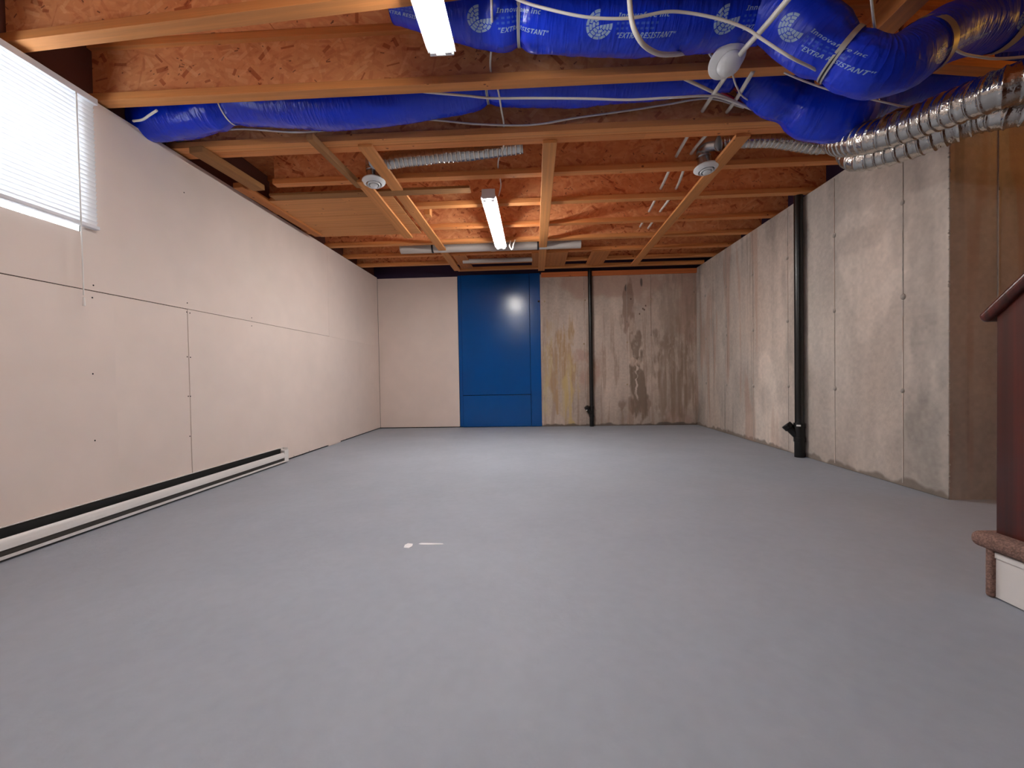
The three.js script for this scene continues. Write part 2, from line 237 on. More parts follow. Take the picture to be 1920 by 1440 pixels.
// left wall: backing with the window opening, hung with plasterboard sheets
const WZ0 = -1.967, WZ1 = -1.16, WY0 = 1.432, WY1 = 2.062;
{
  const w = setting('wall_left'), b0 = XL - 0.25, b1 = XL - 0.016, zr = ZREAR;
  part('backing', mergeGeometries([span(b0, b1, 0, WY0 - 0.02, ZB - 0.2, zr), span(b0, b1, WY1 + 0.02, H, ZB - 0.2, zr), span(b0, b1, WY0 - 0.02, WY1 + 0.02, ZB - 0.2, WZ0 - 0.02), span(b0, b1, WY0 - 0.02, WY1 + 0.02, WZ1 + 0.02, zr)]), M.gap, w);
  part('window_return', mergeGeometries([span(b0, XL - 0.001, WY0 - 0.02, WY0, WZ0 - 0.02, WZ1 + 0.02), span(b0, XL - 0.001, WY1, WY1 + 0.02, WZ0 - 0.02, WZ1 + 0.02), span(b0, XL - 0.001, WY0, WY1, WZ0 - 0.02, WZ0), span(b0, XL - 0.001, WY0, WY1, WZ1, WZ1 + 0.02)]), M.white, w);
  const g = 0.0022, top = H - 0.012;
  const sheet = (z0, z1, y0, y1) => part('panel', span(XL - 0.0125, XL, y0, y1, z0, z1, { bevel: 0.0012 }), M.drywall, w);
  const s = new THREE.Shape([[-2.6 + 0.9, 0]].map(() => new THREE.Vector2()));
  { // upper sheet with the window cut out
    const sh = new THREE.Shape(); const P = (z, y) => [-z, y]; const zA = -4.449, zB2 = -1.1 + 0.9;
    sh.moveTo(...P(zB2, SEAM + g)); sh.lineTo(...P(zA, SEAM + g)); sh.lineTo(...P(zA, top)); sh.lineTo(...P(zB2, top)); sh.closePath();
    const h = new THREE.Path(); h.moveTo(...P(WZ1, WY0)); h.lineTo(...P(WZ1, WY1)); h.lineTo(...P(WZ0, WY1)); h.lineTo(...P(WZ0, WY0)); h.closePath(); sh.holes.push(h);
    const e = new THREE.ExtrudeGeometry(sh, { depth: 0.0125, bevelEnabled: false }); e.rotateY(Math.PI / 2); e.translate(XL - 0.0125, 0, 0); part('panel', boxUV(e, 'z'), M.drywall, w);
  }
  sheet(-0.196, zr, SEAM + g, top);
  sheet(ZB, -4.4515, SEAM - 0.0003, top);
  sheet(ZB, -2.588, 0.013, SEAM - 0.0008); sheet(-2.583, -0.15, 0.013, SEAM - g); sheet(-0.146, zr, 0.013, SEAM - g);
  // shim that fills the gap at the foot of the sheet for a hand's breadth
  part('filler', span(XL - 0.012, XL + 0.001, 0, 0.02, -4.66, -4.38, { bevel: 0.002 }), M.drywall, w);
  const heads = []; const dot = (z, y, r = 0.0042) => heads.push(new THREE.SphereGeometry(r, 6, 4).scale(0.35, 1, 1).translate(XL + 0.0002, y, z));
  for (const [px, py] of [[175, 535], [173, 558], [174, 701], [178, 826], [351, 568], [350, 585], [356, 587], [351, 669], [357, 670], [353, 743], [357, 743], [356, 818], [472, 596], [472, 611], [345, 361], [551, 855], [580, 845]]) { const q = onX(px, py, XL); dot(q.z, q.y); }
  part('screw_heads', mergeGeometries(heads), M.gap, w).userData.kind = 'stuff';
}
// rim boards that close the joist bays over the walls
structure('trim_1', span(XL - 0.09, XL - 0.05, H, H + JD, ZB - 0.1, ZREAR), M.rim);
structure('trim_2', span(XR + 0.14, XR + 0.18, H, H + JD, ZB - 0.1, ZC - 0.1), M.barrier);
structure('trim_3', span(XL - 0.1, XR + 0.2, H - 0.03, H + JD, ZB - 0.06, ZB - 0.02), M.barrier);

// far wall: plasterboard, the blue door, concrete
const DX0 = -1.031, DX1 = 0.106;
{
  const w = setting('wall_back');
  part('backing', span(XL - 0.2, DX1 + 0.003, 0, H - 0.03, ZB - 0.2, ZB - 0.125), M.gap, w);
  part('stud_space', span(XL - 0.2, DX0 - 0.006, 0, H - 0.03, ZB - 0.124, ZB - 0.014), M.gap, w); part('panel', span(XL + 0.003, DX0 - 0.004, 0.012, H - 0.028, ZB - 0.0125, ZB, { bevel: 0.0012 }), M.drywall, w);
  const c = span(DX1 + 0.001, XR + 0.01, 0, H - 0.031, ZB - 0.2, ZB, { shift: false }); { const p = c.attributes.position, u = c.attributes.uv; for (let i = 0; i < p.count; i++) u.setXY(i, p.getX(i) - DX1 - 0.004, p.getY(i)); }
  part('concrete', c, M.concreteBack, w);
  for (const px of [1096, 1176, 1221, 1302]) { const x = onZ(px, 640, -ZB).x; part('form_seam', span(x - 0.004, x + 0.004, 0.02, H - 0.06, ZB - 0.002, ZB + 0.004, { bevel: 0.002 }), M.concreteBack, w); }
  for (const [px, py] of [[1097, 563], [1176, 642], [1095, 645], [1176, 721], [1221, 561], [1021, 565]]) { const q = onZ(px, py, -ZB); part('tie_stub', new THREE.SphereGeometry(0.012, 10, 7).translate(q.x, q.y, ZB), M.concreteBack, w); }
}
{
  const d = setting('door_1'), y1 = H - 0.012, z = ZB;
  part('jamb', span(DX0, DX0 + 0.045, 0.006, y1, z - 0.10, z - 0.012, { bevel: 0.003 }), M.door, d);
  part('stile', span(-0.037, DX1, 0.006, y1, z - 0.03, z + 0.006, { bevel: 0.003 }), M.door, d);
  part('panel', span(DX0 + 0.048, -0.041, 0.448, y1, z - 0.03, z, { bevel: 0.003 }), M.door, d);
  part('kick_panel', span(DX0 + 0.048, -0.041, 0.006, 0.441, z - 0.03, z + 0.003, { bevel: 0.003 }), M.door, d);
  part('backing', span(DX0 + 0.02, DX1, 0.006, y1, z - 0.12, z - 0.032), M.gap, d);
  part('latch', new THREE.SphereGeometry(0.014, 12, 8).translate(DX1 - 0.02, onZ(1015, 565, -ZB).y, z + 0.012), M.black, d, 'small dark latch knob');
}
// right wall and the wall that turns the corner
{
  const w = setting('wall_right');
  const c = span(XR, XR + 0.22, 0, H - 0.005, ZB - 0.2, ZC, { bevel: 0.004, along: 'z', shift: false }); { const p = c.attributes.position, u = c.attributes.uv; for (let i = 0; i < p.count; i++) u.setXY(i, ZC - p.getZ(i) + 0.02, p.getY(i)); }
  part('concrete', c, M.concrete, w);
  const r = rng(9);
  for (const z of [-2.676, -3.257, -3.832, -4.422, -5.02, -5.6]) { part('form_seam', span(XR - 0.004, XR + 0.002, 0.02, H - 0.02, z - 0.0035, z + 0.0035, { bevel: 0.002 }), M.concrete, w); for (const y of [0.567, 1.13, 1.685]) part('tie_stub', new THREE.SphereGeometry(0.014 + r() * 0.006, 10, 7).scale(0.7, 1, 1).translate(XR, y + (r() - 0.5) * 0.02, z + (r() - 0.5) * 0.01), M.concrete, w); }
  const chips = []; for (let i = 0; i < 70; i++) chips.push(new THREE.DodecahedronGeometry(0.002 + r() * 0.005, 0).translate(XR + 0.002 + r() * 0.004, 0.03 + r() * 1.9, ZC - 0.002)); part('edge_crumbs', mergeGeometries(chips), M.concrete, w).userData.kind = 'stuff';
}
{
  const w = setting('wall_return');
  const c = span(XR + 0.22, XFAR + 0.2, 0, H - 0.005, ZC - 0.2, ZC, { shift: false }); part('concrete', c, M.concrete, w);
  const c2 = span(XR + 0.004, XR + 0.221, 0, H - 0.005, ZC - 0.1, ZC + 0.0005, { shift: false }); part('concrete', c2, M.concrete, w);
  part('form_seam', span(2.453, 2.461, 0.02, H - 0.02, ZC - 0.002, ZC + 0.004, { bevel: 0.002 }), M.concrete, w);
}
structure('wall_stair', span(XFAR, XFAR + 0.2, 0, H + JD, ZC, ZREAR + 0.2, { along: 'z' }), M.concrete);
structure('wall_rear', span(XL - 0.3, XFAR + 0.2, 0, H + JD, ZREAR, ZREAR + 0.2), M.drywall);
structure('trim_4', span(XR + 0.18, XFAR + 0.1, H - 0.006, H + JD, ZC - 0.12, ZC - 0.08), M.rim);

// window in the left wall
{
  const w = setting('window_1'), x = XL - 0.17;
  part('frame', mergeGeometries([span(x - 0.02, x + 0.02, WY0, WY0 + 0.04, WZ0, WZ1), span(x - 0.02, x + 0.02, WY1 - 0.04, WY1, WZ0, WZ1), span(x - 0.02, x + 0.02, WY0 + 0.04, WY1 - 0.04, WZ0, WZ0 + 0.04), span(x - 0.02, x + 0.02, WY0 + 0.04, WY1 - 0.04, WZ1 - 0.04, WZ1), span(x - 0.015, x + 0.015, WY0 + 0.04, WY1 - 0.04, -1.58, -1.545)]), M.white, w);
  part('pane', span(x - 0.002, x + 0.002, WY0 + 0.04, WY1 - 0.04, WZ0 + 0.04, -1.58), M.glass, w); part('pane', span(x - 0.002, x + 0.002, WY0 + 0.04, WY1 - 0.04, -1.545, WZ1 - 0.04), M.glass, w);
}

// ================================================================ joists
const G_JOIST = 'I-joists across the ceiling';
function joist(z, x0, x1, label, { turn = 0, mat = M.flange } = {}) {
  const o = thing('floor_joist', label, 'joist', G_JOIST, V((x0 + x1) / 2, H, z)), l = (x1 - x0) / 2; o.rotation.y = turn;
  part('bottom_flange', span(-l, l, 0, 0.038, -0.032, 0.032, { bevel: 0.002 }), mat, o);
  part('web', span(-l, l, 0.036, JD - 0.036, -0.0055, 0.0055), M.osb, o);
  part('top_flange', span(-l, l, JD - 0.038, JD - 0.001, -0.032, 0.032, { bevel: 0.002 }), mat, o); return o;
}
const JX0 = XL - 0.05, JX1 = XR + 0.14;
{ const a = onY(60, 98, H), b = onY(770, 12, H), t = Math.atan2(b.z - a.z, b.x - a.x), x0 = XL - 0.03, x1 = 1.42; joist(a.z + (b.z - a.z) * ((x0 + x1) / 2 - a.x) / (b.x - a.x) + 0.032, x0, x1, 'I-joist over the top of the window blind and the first shop light', { turn: -t }); }
joist(-2.105, JX0, 1.72, 'I-joist behind the tilted round vent that hangs from wires', { turn: 0.004 });
{ const a = onY(1725, 137, H), b = onY(1900, 149, H), t = Math.atan2(b.z - a.z, b.x - a.x), x0 = 1.74, x1 = 3.4; joist(a.z + (b.z - a.z) / (b.x - a.x) * ((x0 + x1) / 2 - a.x) + 0.032, x0, x1, 'skewed I-joist above the silver foil ducts at the concrete corner', { turn: -t, mat: M.flange2 }); }
joist(-2.553, JX0, JX1, 'front half of the doubled I-joist where the furring strips start');
joist(-2.619, JX0, JX1, 'back half of the doubled I-joist where the furring strips start', { mat: M.flange2 });
joist(-3.057, JX0 + 0.35, JX1, 'I-joist just behind the two round ceiling vents with foil ducts', { mat: M.flange2 });
joist(-3.56, JX0, JX1, 'I-joist lying over the widest pale plank'); joist(-4.07, JX0, JX1, 'I-joist lying over the rearmost wide plank', { mat: M.flange2 }); joist(-4.524, JX0, JX1, 'I-joist between the rearmost plank and the white strapped duct');
joist(-4.958, JX0, JX1, 'I-joist behind the white strapped duct near the far wall', { mat: M.flange2 });
joist(-5.355, JX0, JX1, 'last full-width I-joist before the far wall');
single('ledger_board', span(-0.98, XR - 0.002, H - 0.01, H + 0.028, -5.70, -5.62, { bevel: 0.003 }), M.strip, 'pale ledger board over the top of the blue door', 'board');
single('sill_plate', span(DX1 + 0.02, XR - 0.004, H - 0.075, H - 0.012, ZB + 0.001, ZB + 0.035, { bevel: 0.003 }), M.ledger, 'orange wooden sill along the top of the far concrete wall', 'board');
// blocking and trimmers
single('trimmer_beam', span(1.455, 1.545, H, H + JD - 0.002, -1.92, ZREAR - 0.1, { along: 'z', bevel: 0.003 }), M.flange2, 'square timber trimmer ending above the sagging blue duct', 'beam');
single('blocking', span(1.43, 1.52, H + 0.002, H + 0.26, -2.25, -2.14, { along: 'y', bevel: 0.003 }), M.flange2, 'short timber block under the joist beside the sagging blue duct', 'block');
{ const q = onZ(801, 410, 3.80); single('blocking', span(q.x - 0.025, q.x + 0.03, H + 0.03, H + 0.24, -3.86, -3.78, { along: 'y', bevel: 0.003 }), M.strip, 'short upright wood block between joists beside the wide planks', 'block'); }

// ================================================================ boards under the joists
function zboard(label, a, b, drop, w, t, mat, group) {   // centre line of the underside, given at its two ends
  const A = onY(a[0], a[1], H - drop - t), B = onY(b[0], b[1], H - drop - t), l = A.distanceTo(B), o = span(-w / 2, w / 2, 0, t, -l / 2, l / 2, { along: 'z', bevel: 0.0025 });
  const m = single('furring_strip', o, mat, label, 'board', group); m.position.copy(A).add(B).multiplyScalar(0.5); m.rotation.y = Math.atan2(A.x - B.x, A.z - B.z); return m;
}
const GF = 'furring strips under the joists';
zboard('pale furring strip with a dark end, running to the blue door\'s right edge', [1031, 268], [1015, 508], 0, 0.086, 0.019, M.strip, GF);
zboard('furring strip passing behind the right round vent', [1394, 256], [1188, 498], 0, 0.086, 0.019, M.strip, GF);
zboard('furring strip passing behind the left round vent to the blue door', [684, 276], [858, 508], 0, 0.086, 0.019, M.strip, GF);
zboard('weathered square batten starting left of the left round vent', [580, 262], [674, 353], 0.0, 0.04, 0.04, M.grey, GF);
zboard('short furring strip crossing under the wide planks', [678, 342], [766, 447], 0.019, 0.088, 0.019, M.strip, GF);
zboard('weathered two by four lying near the plasterboard wall top', [367, 286], [486, 358], 0, 0.089, 0.038, M.grey, GF);
zboard('brown board tucked against the plasterboard wall top', [446, 352], [598, 444], 0, 0.075, 0.038, M.ply, GF);
{ const A = onY(498, 352, H - 0.019), B = onY(878, 346, H - 0.019); single('plank', span(-1.98, B.x, H - 0.02, H - 0.001, -3.262, -3.172, { bevel: 0.002 }), M.grey, 'narrow grey plank at the front of the wide planks', 'board', 'planks nailed under the joists');
  const names = ['widest pale plank, behind the narrow grey plank', 'middle plank of the wide planks under the joists', 'rearmost plank of the wide planks under the joists'];
  [[-3.61, -3.266], [-3.87, -3.614], [-4.13, -3.874]].forEach(([z0, z1], i) => single('plank', span(-2.06, -1.06, H - 0.0195, H - 0.001, z0, z1, { bevel: 0.002 }), M.plank, names[i], 'board', 'planks nailed under the joists')); }
{ const G = 'plywood plates near the far wall', y = H - 0.013;
  const plate = (pa, pb, label) => { const A = onY(...pa, y), B = onY(...pb, y); single('plywood_plate', span(A.x, B.x, y, y + 0.012, -5.55, -4.94, { along: 'z', bevel: 0.002 }), M.ply, label, 'plate', G); };
  plate([856, 490], [880, 490], 'plywood plate beside the furring strip at the blue door\'s left'); plate([997, 486], [1062, 486], 'plywood plate crossed by the middle furring strip'); plate([1103, 486], [1136, 486], 'plywood plate above the thin black pipe'); }

// ================================================================ lamps
function shopLight(z0, z1, x, label, strength = 1) {   // strength: newer tubes give more light than worn ones
  const L = Math.abs(z1 - z0), y = 2.03, o = thing('shop_light', label, 'lamp', 'twin-tube shop lights', V(x, y, (z0 + z1) / 2)), l = L / 2;
  const s = new THREE.Shape([[-0.058, 0.0], [-0.05, 0.022], [-0.025, 0.06], [0.025, 0.06], [0.05, 0.022], [0.058, 0.0], [0.052, 0.0], [0.022, 0.03], [-0.022, 0.03], [-0.052, 0.0]].map(([a, b]) => new THREE.Vector2(a, b)));
  const h = new THREE.ExtrudeGeometry(s, { depth: L, bevelEnabled: false }); h.translate(0, 0.012, -l); part('housing', h, M.housing, o);
  for (const e of [-1, 1]) part('end_plate', span(-0.05, 0.05, 0.0, 0.07, e * l - 0.004, e * l + 0.004, { bevel: 0.002 }), M.housing, o);
  for (const sx of [-0.03, 0.03]) {
    const t = new THREE.CylinderGeometry(0.0135, 0.0135, L - 0.07, 16); t.rotateX(Math.PI / 2); t.translate(sx, 0, 0); part('fluorescent_tube', t, strength === 1 ? M.tube : M.tubeNew, o, 'glowing white tube');
    for (const e of [-1, 1]) part('socket', span(sx - 0.013, sx + 0.013, -0.014, 0.035, e * (l - 0.025) - 0.008, e * (l - 0.025) + 0.008, { bevel: 0.002 }), M.housing, o);
  }
  for (const e of [-0.6, 0.6]) part('hanger', span(-0.012, 0.012, 0.07, H - y + 0.001, e * l - 0.004, e * l + 0.004), M.tin, o);
  const light = new THREE.RectAreaLight(0xfffcfa, LAMP * strength, 0.085, L - 0.08); light.name = 'shop_light_glow'; light.rotation.x = -Math.PI / 2; light.position.y = -0.016; light.castShadow = true; o.add(light); return o;
}
const l2a = onY(918, 372, 2.03), l2b = onY(938, 466, 2.03), l1 = onY(829, 104, 2.03);
shopLight(l2a.z, l2b.z, (l2a.x + l2b.x) / 2, 'glowing twin-tube shop light hanging in front of the blue door', 1.75);
shopLight(l1.z + 1.25, l1.z, l1.x, 'glowing twin-tube shop light beside the printed blue duct');
{ // warm bulb in the stair corner
  const o = thing('bulb_holder', 'bare warm bulb in a ceiling holder by the stairs', 'lamp', null, V(3.5, H + JD, -1.75));
  part('holder', cyl(0.055, 0.05, 0, -0.025, 0, 24, 0.045), M.white, o); part('bulb', new THREE.SphereGeometry(0.035, 20, 14).scale(1, 1.25, 1).translate(0, -0.095, 0), std({ color: 0xffffff, emissive: 0xffb347, emissiveIntensity: 20 }), o);
  const p = new THREE.PointLight(0xffc850, WARM); p.name = 'bulb_glow'; p.position.y = -0.095; p.castShadow = true; p.shadow.radius = 1.5; o.add(p);
}

// ================================================================ blind
{
  const z0 = -2.024, z1 = -1.09, x = XL + 0.02, o = thing('window_blind', 'white slatted window blind, lowered, glowing with daylight', 'blind', null, V(x, 0, 0));
  part('head_rail', span(-0.017, 0.022, 2.068, 2.099, z0 - 0.004, z1 + 0.004, { bevel: 0.003, along: 'z' }), M.rail, o);
  part('bottom_rail', span(-0.012, 0.016, 1.456, 1.474, z0, z1, { bevel: 0.004, along: 'z' }), M.rail, o);
  const pts = [], tilt = 1.3; for (let i = 0; i <= 6; i++) { const s = (i / 6 - 0.5) * 0.026, c = 0.0018 * (1 - (i / 3 - 1) ** 2); pts.push([s * Math.cos(tilt) - c * Math.sin(tilt), s * Math.sin(tilt) + c * Math.cos(tilt)]); }
  const pos = [], idx = []; for (const [a, b] of pts) { pos.push(a, b, z0, a, b, z1); } for (let i = 0; i < 6; i++) { const k = i * 2; idx.push(k, k + 1, k + 2, k + 2, k + 1, k + 3); }
  const slat = new THREE.BufferGeometry(); slat.setAttribute('position', new THREE.Float32BufferAttribute(pos, 3)); slat.setIndex(idx); slat.computeVertexNormals();
  slat.setAttribute('uv', new THREE.Float32BufferAttribute(new Float32Array(pos.length / 3 * 2), 2));
  for (let i = 0; i < 28; i++) { const m = part('slat', slat, M.slat, o); m.position.y = 1.485 + i * 0.0212; }
  for (const z of [z0 + 0.09, z1 - 0.09]) part('ladder_cord', cyl(0.0012, 0.61, 0.016, 1.77, z, 6), M.cable, o);
  const wz = onX(151, 430, x + 0.02).z; const cord = part('pull_cord', tubeGeo([V(0.022, 2.07, wz), V(0.024, 1.7, wz), V(0.024, 1.3, wz), V(0.024, 1.12, wz)], 0.0028, { seg: 20, radial: 8 }), M.cable, o, 'thin white pull cord');
  part('tassel', cyl(0.006, 0.04, 0.024, 1.09, wz, 12, 0.004), M.cable, cord);
}

// ================================================================ baseboard heater
{
  const z0 = -3.55, z1 = 0.1, o = thing('baseboard_heater', 'long white electric baseboard heater along the plasterboard wall', 'heater', null, V(XL, 0, 0)), D = 0.058, T = 0.128, B = 0.012;
  part('back_plate', prism([[0, 0]].length ? [[z0, B], [z1, B], [z1, T], [z0, T]] : [], 0.001, 0.004), M.heater, o);
  const strip = (pts, name, mat = M.heater) => { const s = new THREE.Shape(pts.map(([a, b]) => new THREE.Vector2(a, b))), g = new THREE.ExtrudeGeometry(s, { depth: z1 - z0, bevelEnabled: false }); g.translate(0, 0, z0); return part(name, toCreasedNormals(boxUV(g, 'z'), 0.6), mat, o); };
  strip([[0.004, T - 0.003], [0.012, T - 0.002], [0.012, T], [0.004, T + 0.001]], 'top_lip');
  const f = []; for (let i = 0; i <= 8; i++) { const a = i / 8; f.push([D - 0.002 - 0.010 * a * a * a, 0.048 + 0.044 * a]); } strip([...f, [D - 0.016, 0.092], [D - 0.006, 0.048]], 'front_panel');
  strip([[0.004, B], [D, B], [D, B + 0.013], [D - 0.003, B + 0.013], [D - 0.003, B + 0.003], [0.004, B + 0.003]], 'bottom_lip');
  part('heating_element', span(0.0045, 0.02, 0.02, 0.122, z0 + 0.05, z1 - 0.05), M.slot, o, 'dark interior');
  part('fin_row', span(0.018, 0.047, 0.022, 0.05, z0 + 0.05, z1 - 0.05), M.fin, o);
  for (const z of [z0, z1 - 0.055]) { part('end_cap', prism([[z, B], [z + 0.055, B], [z + 0.055, T - 0.018], [z, T - 0.018]], 0.004, D - 0.003), M.heater, o); }
  part('end_plate', span(0.002, 0.05, B, T, z0 - 0.003, z0, { bevel: 0.001 }), M.heater, o);
}

// ================================================================ drain pipes
function drain(x, z, r, out, label) {
  const o = thing('drain_pipe', label, 'pipe', null, V(x, 0, z)); part('pipe', cyl(r, H + 0.05 - 0.26, 0, 0.26 + (H + 0.05 - 0.26) / 2, 0, 28), M.black, o);
  part('lower_pipe', cyl(r * 1.12, 0.16, 0, 0.08, 0, 28), M.black, o); part('hub', cyl(r * 1.28, 0.035, 0, 0.145, 0, 28), M.black, o); part('fitting', cyl(r * 1.14, 0.14, 0, 0.2, 0, 28), M.black, o); part('top_hub', cyl(r * 1.28, 0.035, 0, 0.262, 0, 28), M.black, o);
  const a = V(0, 0.16, 0), d = out.clone().normalize(), b = a.clone().addScaledVector(d, 0.13); const br = part('branch', tubeGeo([a, a.clone().lerp(b, 0.5), b], r * 0.98, { seg: 6, radial: 24 }), M.black, o);
  const c0 = a.clone().addScaledVector(d, 0.095), c1 = a.clone().addScaledVector(d, 0.14); part('branch_cap', tubeGeo([c0, c0.clone().lerp(c1, 0.5), c1], r * 1.2, { seg: 4, radial: 24 }), M.black, br); return o;
}
{ const p = drain(XR - 0.048, -3.60, 0.033, V(-0.75, 1.0, -0.5), 'thick black drain pipe with capped branch on the right concrete wall');
  const nrm = V(-0.62, 0, 0.78).normalize(); const st = part('sticker', new RoundedBoxGeometry(0.03, 0.013, 0.002, 1, 0.0008), M.sticker, p, 'small white sticker'); st.position.copy(nrm.clone().multiplyScalar(0.0428).setY(0.262)); st.rotation.y = Math.atan2(nrm.x, nrm.z); }
{ const p = drain(0.782, ZB + 0.04, 0.027, V(-0.7, 1, 0.35), 'thin black drain pipe with capped branch beside the blue door'); part('cap_mark', new THREE.SphereGeometry(0.009, 10, 8).translate(-0.074, 0.225, 0.062), M.sticker, p, 'white spot on the cap'); }

// ================================================================ blue insulated ducts
function wrinkled(rs, gather, seed) {      // rs: [t, r] stops; gather: t positions that are cinched
  return (s, a, len, t) => {
    let i = 0; while (i < rs.length - 2 && t > rs[i + 1][0]) i++; const [t0, r0] = rs[i], [t1, r1] = rs[i + 1]; let r = mix(r0, r1, smooth(0, 1, clamp((t - t0) / (t1 - t0 || 1))));
    const ca = Math.cos(a) * 1.6, sa = Math.sin(a) * 1.6, n = fbm(s * 5 + ca + 20, sa + s * 1.3 + 9, 3, seed) - 0.5, f = fbm(s * 26 + ca * 2, sa * 2 + 5, 2, seed + 5) - 0.5; let k = 1 + n * 0.12 + f * 0.05;
    for (const g of gather) { const d = Math.abs(t - g) * len, w = Math.exp(-d * d / 0.0016); k *= 1 - 0.12 * w; k += 0.035 * Math.exp(-d * d / 0.010) * Math.sin(a * 13 + s * 9) ; } return r * k;
  };
}
function duct(name, label, stops, gather, seed, { by = 'centre', seg = 150, group = 'blue insulated flexible ducts', mat = M.bluePlain } = {}) {
  const pts = stops.map(([px, py, d, r]) => { const p = onZ(px, py, d); if (by === 'bottom') p.y += r; return p; }); const c = new THREE.CatmullRomCurve3(pts, false, 'centripetal'), L = c.getLength();
  const ts = []; { let best = 0; for (let i = 0; i < pts.length; i++) { let bd = 9, bt = 0; for (let k = 0; k <= 300; k++) { const q = c.getPointAt(k / 300).distanceTo(pts[i]); if (q < bd) { bd = q; bt = k / 300; } } ts.push([bt, stops[i][3]]); } ts[0][0] = 0; ts[ts.length - 1][0] = 1; }
  const g = gather.map((i) => ts[i][0]), o = thing(name, label, 'duct', group); part('sleeve', tubeGeo(pts, wrinkled(ts, g, seed), { seg, radial: 40 }), mat, o); return { o, curve: c, ts, at: (i) => ts[i][0], L };
}
function band(d, t, r, w, mat, name = 'strap', label) { const k = w / 2 / d.L, p = [t - k, t, t + k].map((q) => d.curve.getPointAt(clamp(q))); return part(name, tubeGeo(p, r, { seg: 4, radial: 40, cap: false, girth: 1 }), mat, d.o, label); }
{ // in the bay before the second joist, with print
  const d = duct('insulated_duct', 'printed blue insulated duct beside the first shop light', [[740, 38, 1.86, 0.085], [850, 66, 1.86, 0.112], [905, 79, 1.86, 0.135], [945, 84, 1.86, 0.145], [977, 80, 1.86, 0.14], [1010, 87, 1.86, 0.147], [1100, 94, 1.86, 0.148], [1200, 94, 1.86, 0.148], [1300, 88, 1.87, 0.147], [1380, 78, 1.88, 0.14], [1430, 70, 1.89, 0.13]], [4], 31, { by: 'bottom', mat: M.blue });
  band(d, d.at(4), 0.131, 0.018, M.strap, 'strap', 'perforated metal strap');
}
{
  const d = duct('insulated_duct', 'long blue insulated duct sagging below the joists from the plasterboard wall', [[262, 268, 2.36, 0.10], [300, 262, 2.36, 0.115], [345, 256, 2.35, 0.12], [400, 243, 2.34, 0.118], [431, 233, 2.34, 0.105], [465, 232, 2.34, 0.118], [540, 236, 2.34, 0.125], [640, 239, 2.34, 0.128], [710, 233, 2.34, 0.128], [800, 220, 2.34, 0.128], [870, 205, 2.34, 0.125], [912, 192, 2.34, 0.118], [945, 194, 2.34, 0.124], [1000, 195, 2.34, 0.125], [1090, 194, 2.34, 0.125], [1200, 186, 2.34, 0.12], [1300, 176, 2.34, 0.115], [1372, 166, 2.34, 0.11]], [4, 11], 47, { by: 'bottom', seg: 200 });
  band(d, d.at(4), 0.098, 0.008, M.cable, 'tie', 'white string tie'); band(d, d.at(11), 0.111, 0.016, M.strap, 'strap', 'perforated metal strap');
}
{ // sagging loop near the stairs
  const d = duct('insulated_duct', 'big printed blue insulated duct sagging under the timber trimmer', [[1420, -8, 1.86, 0.115], [1478, 30, 1.82, 0.125], [1528, 70, 1.78, 0.12], [1576, 103, 1.75, 0.106], [1632, 126, 1.73, 0.102], [1682, 120, 1.73, 0.1], [1728, 92, 1.76, 0.1], [1785, 60, 1.82, 0.105], [1855, 42, 1.86, 0.108], [1960, 30, 1.9, 0.108]], [3], 61, { mat: M.blueTurned });
  band(d, d.at(3), 0.099, 0.02, M.strap, 'strap', 'perforated metal strap'); band(d, d.at(6), 0.104, 0.035, M.tape, 'tape', 'grey foil tape'); band(d, d.at(8) + 0.03, 0.115, 0.045, M.tape, 'tape', 'grey foil tape');
}
duct('insulated_duct', 'drooping folded blue insulated duct above the foil ducts', [[1404, 128, 2.36, 0.10], [1428, 152, 2.36, 0.118], [1455, 172, 2.36, 0.125], [1483, 190, 2.37, 0.115], [1525, 203, 2.36, 0.15], [1575, 208, 2.34, 0.155], [1622, 184, 2.37, 0.132], [1690, 155, 2.35, 0.12], [1780, 138, 2.32, 0.115], [1900, 118, 2.28, 0.115]], [3], 83);

// ================================================================ foil ducts
function ribbed(r, seed, pitch = 0.022, depth = 0.13) { return (s, a) => { const w = Math.abs(Math.sin(Math.PI * (s / pitch + a / Math.PI / 2))); const hoop = Math.exp(-((Math.asin(w) / 0.36) ** 2)), cell = hash(Math.floor(s / pitch + a / Math.PI / 2), Math.floor(a * 2.2), seed); return r * (1 + 0.075 * hoop + (cell - 0.5) * 0.03 * (1 - hoop) + (fbm(s * 9 + Math.cos(a) * 2, Math.sin(a) * 2 + s * 3, 2, seed) - 0.5) * 0.09 + (fbm(s * 60 + Math.cos(a) * 4, Math.sin(a) * 4, 2, seed + 3) - 0.5) * 0.02); }; }
function foilDuct(label, list, r, seed, pitch) { const pts = path(list), L = new THREE.CatmullRomCurve3(pts, false, 'centripetal').getLength(); return single('foil_duct', tubeGeo(pts, ribbed(r, seed, pitch), { seg: Math.min(760, Math.round(L / (pitch ?? 0.022) * 15)), radial: 28 }), M.foil, label, 'duct', 'silver foil flexible ducts'); }
foilDuct('upper silver foil duct passing over the concrete corner', [[1560, 246, 2.70], [1580, 265, 2.44], [1640, 255, 2.20], [1700, 236, 2.08], [1760, 212, 1.97], [1820, 189, 1.86], [1880, 165, 1.77], [1960, 134, 1.7], [2080, 94, 1.62]], 0.071, 5, 0.042);
foilDuct('lower silver foil duct resting by the concrete corner', [[1592, 272, 2.60], [1612, 294, 2.46], [1660, 284, 2.34], [1720, 264, 2.22], [1780, 239, 2.12], [1840, 216, 2.04], [1900, 203, 1.95], [1980, 190, 1.88], [2080, 175, 1.8]], 0.074, 15, 0.042);
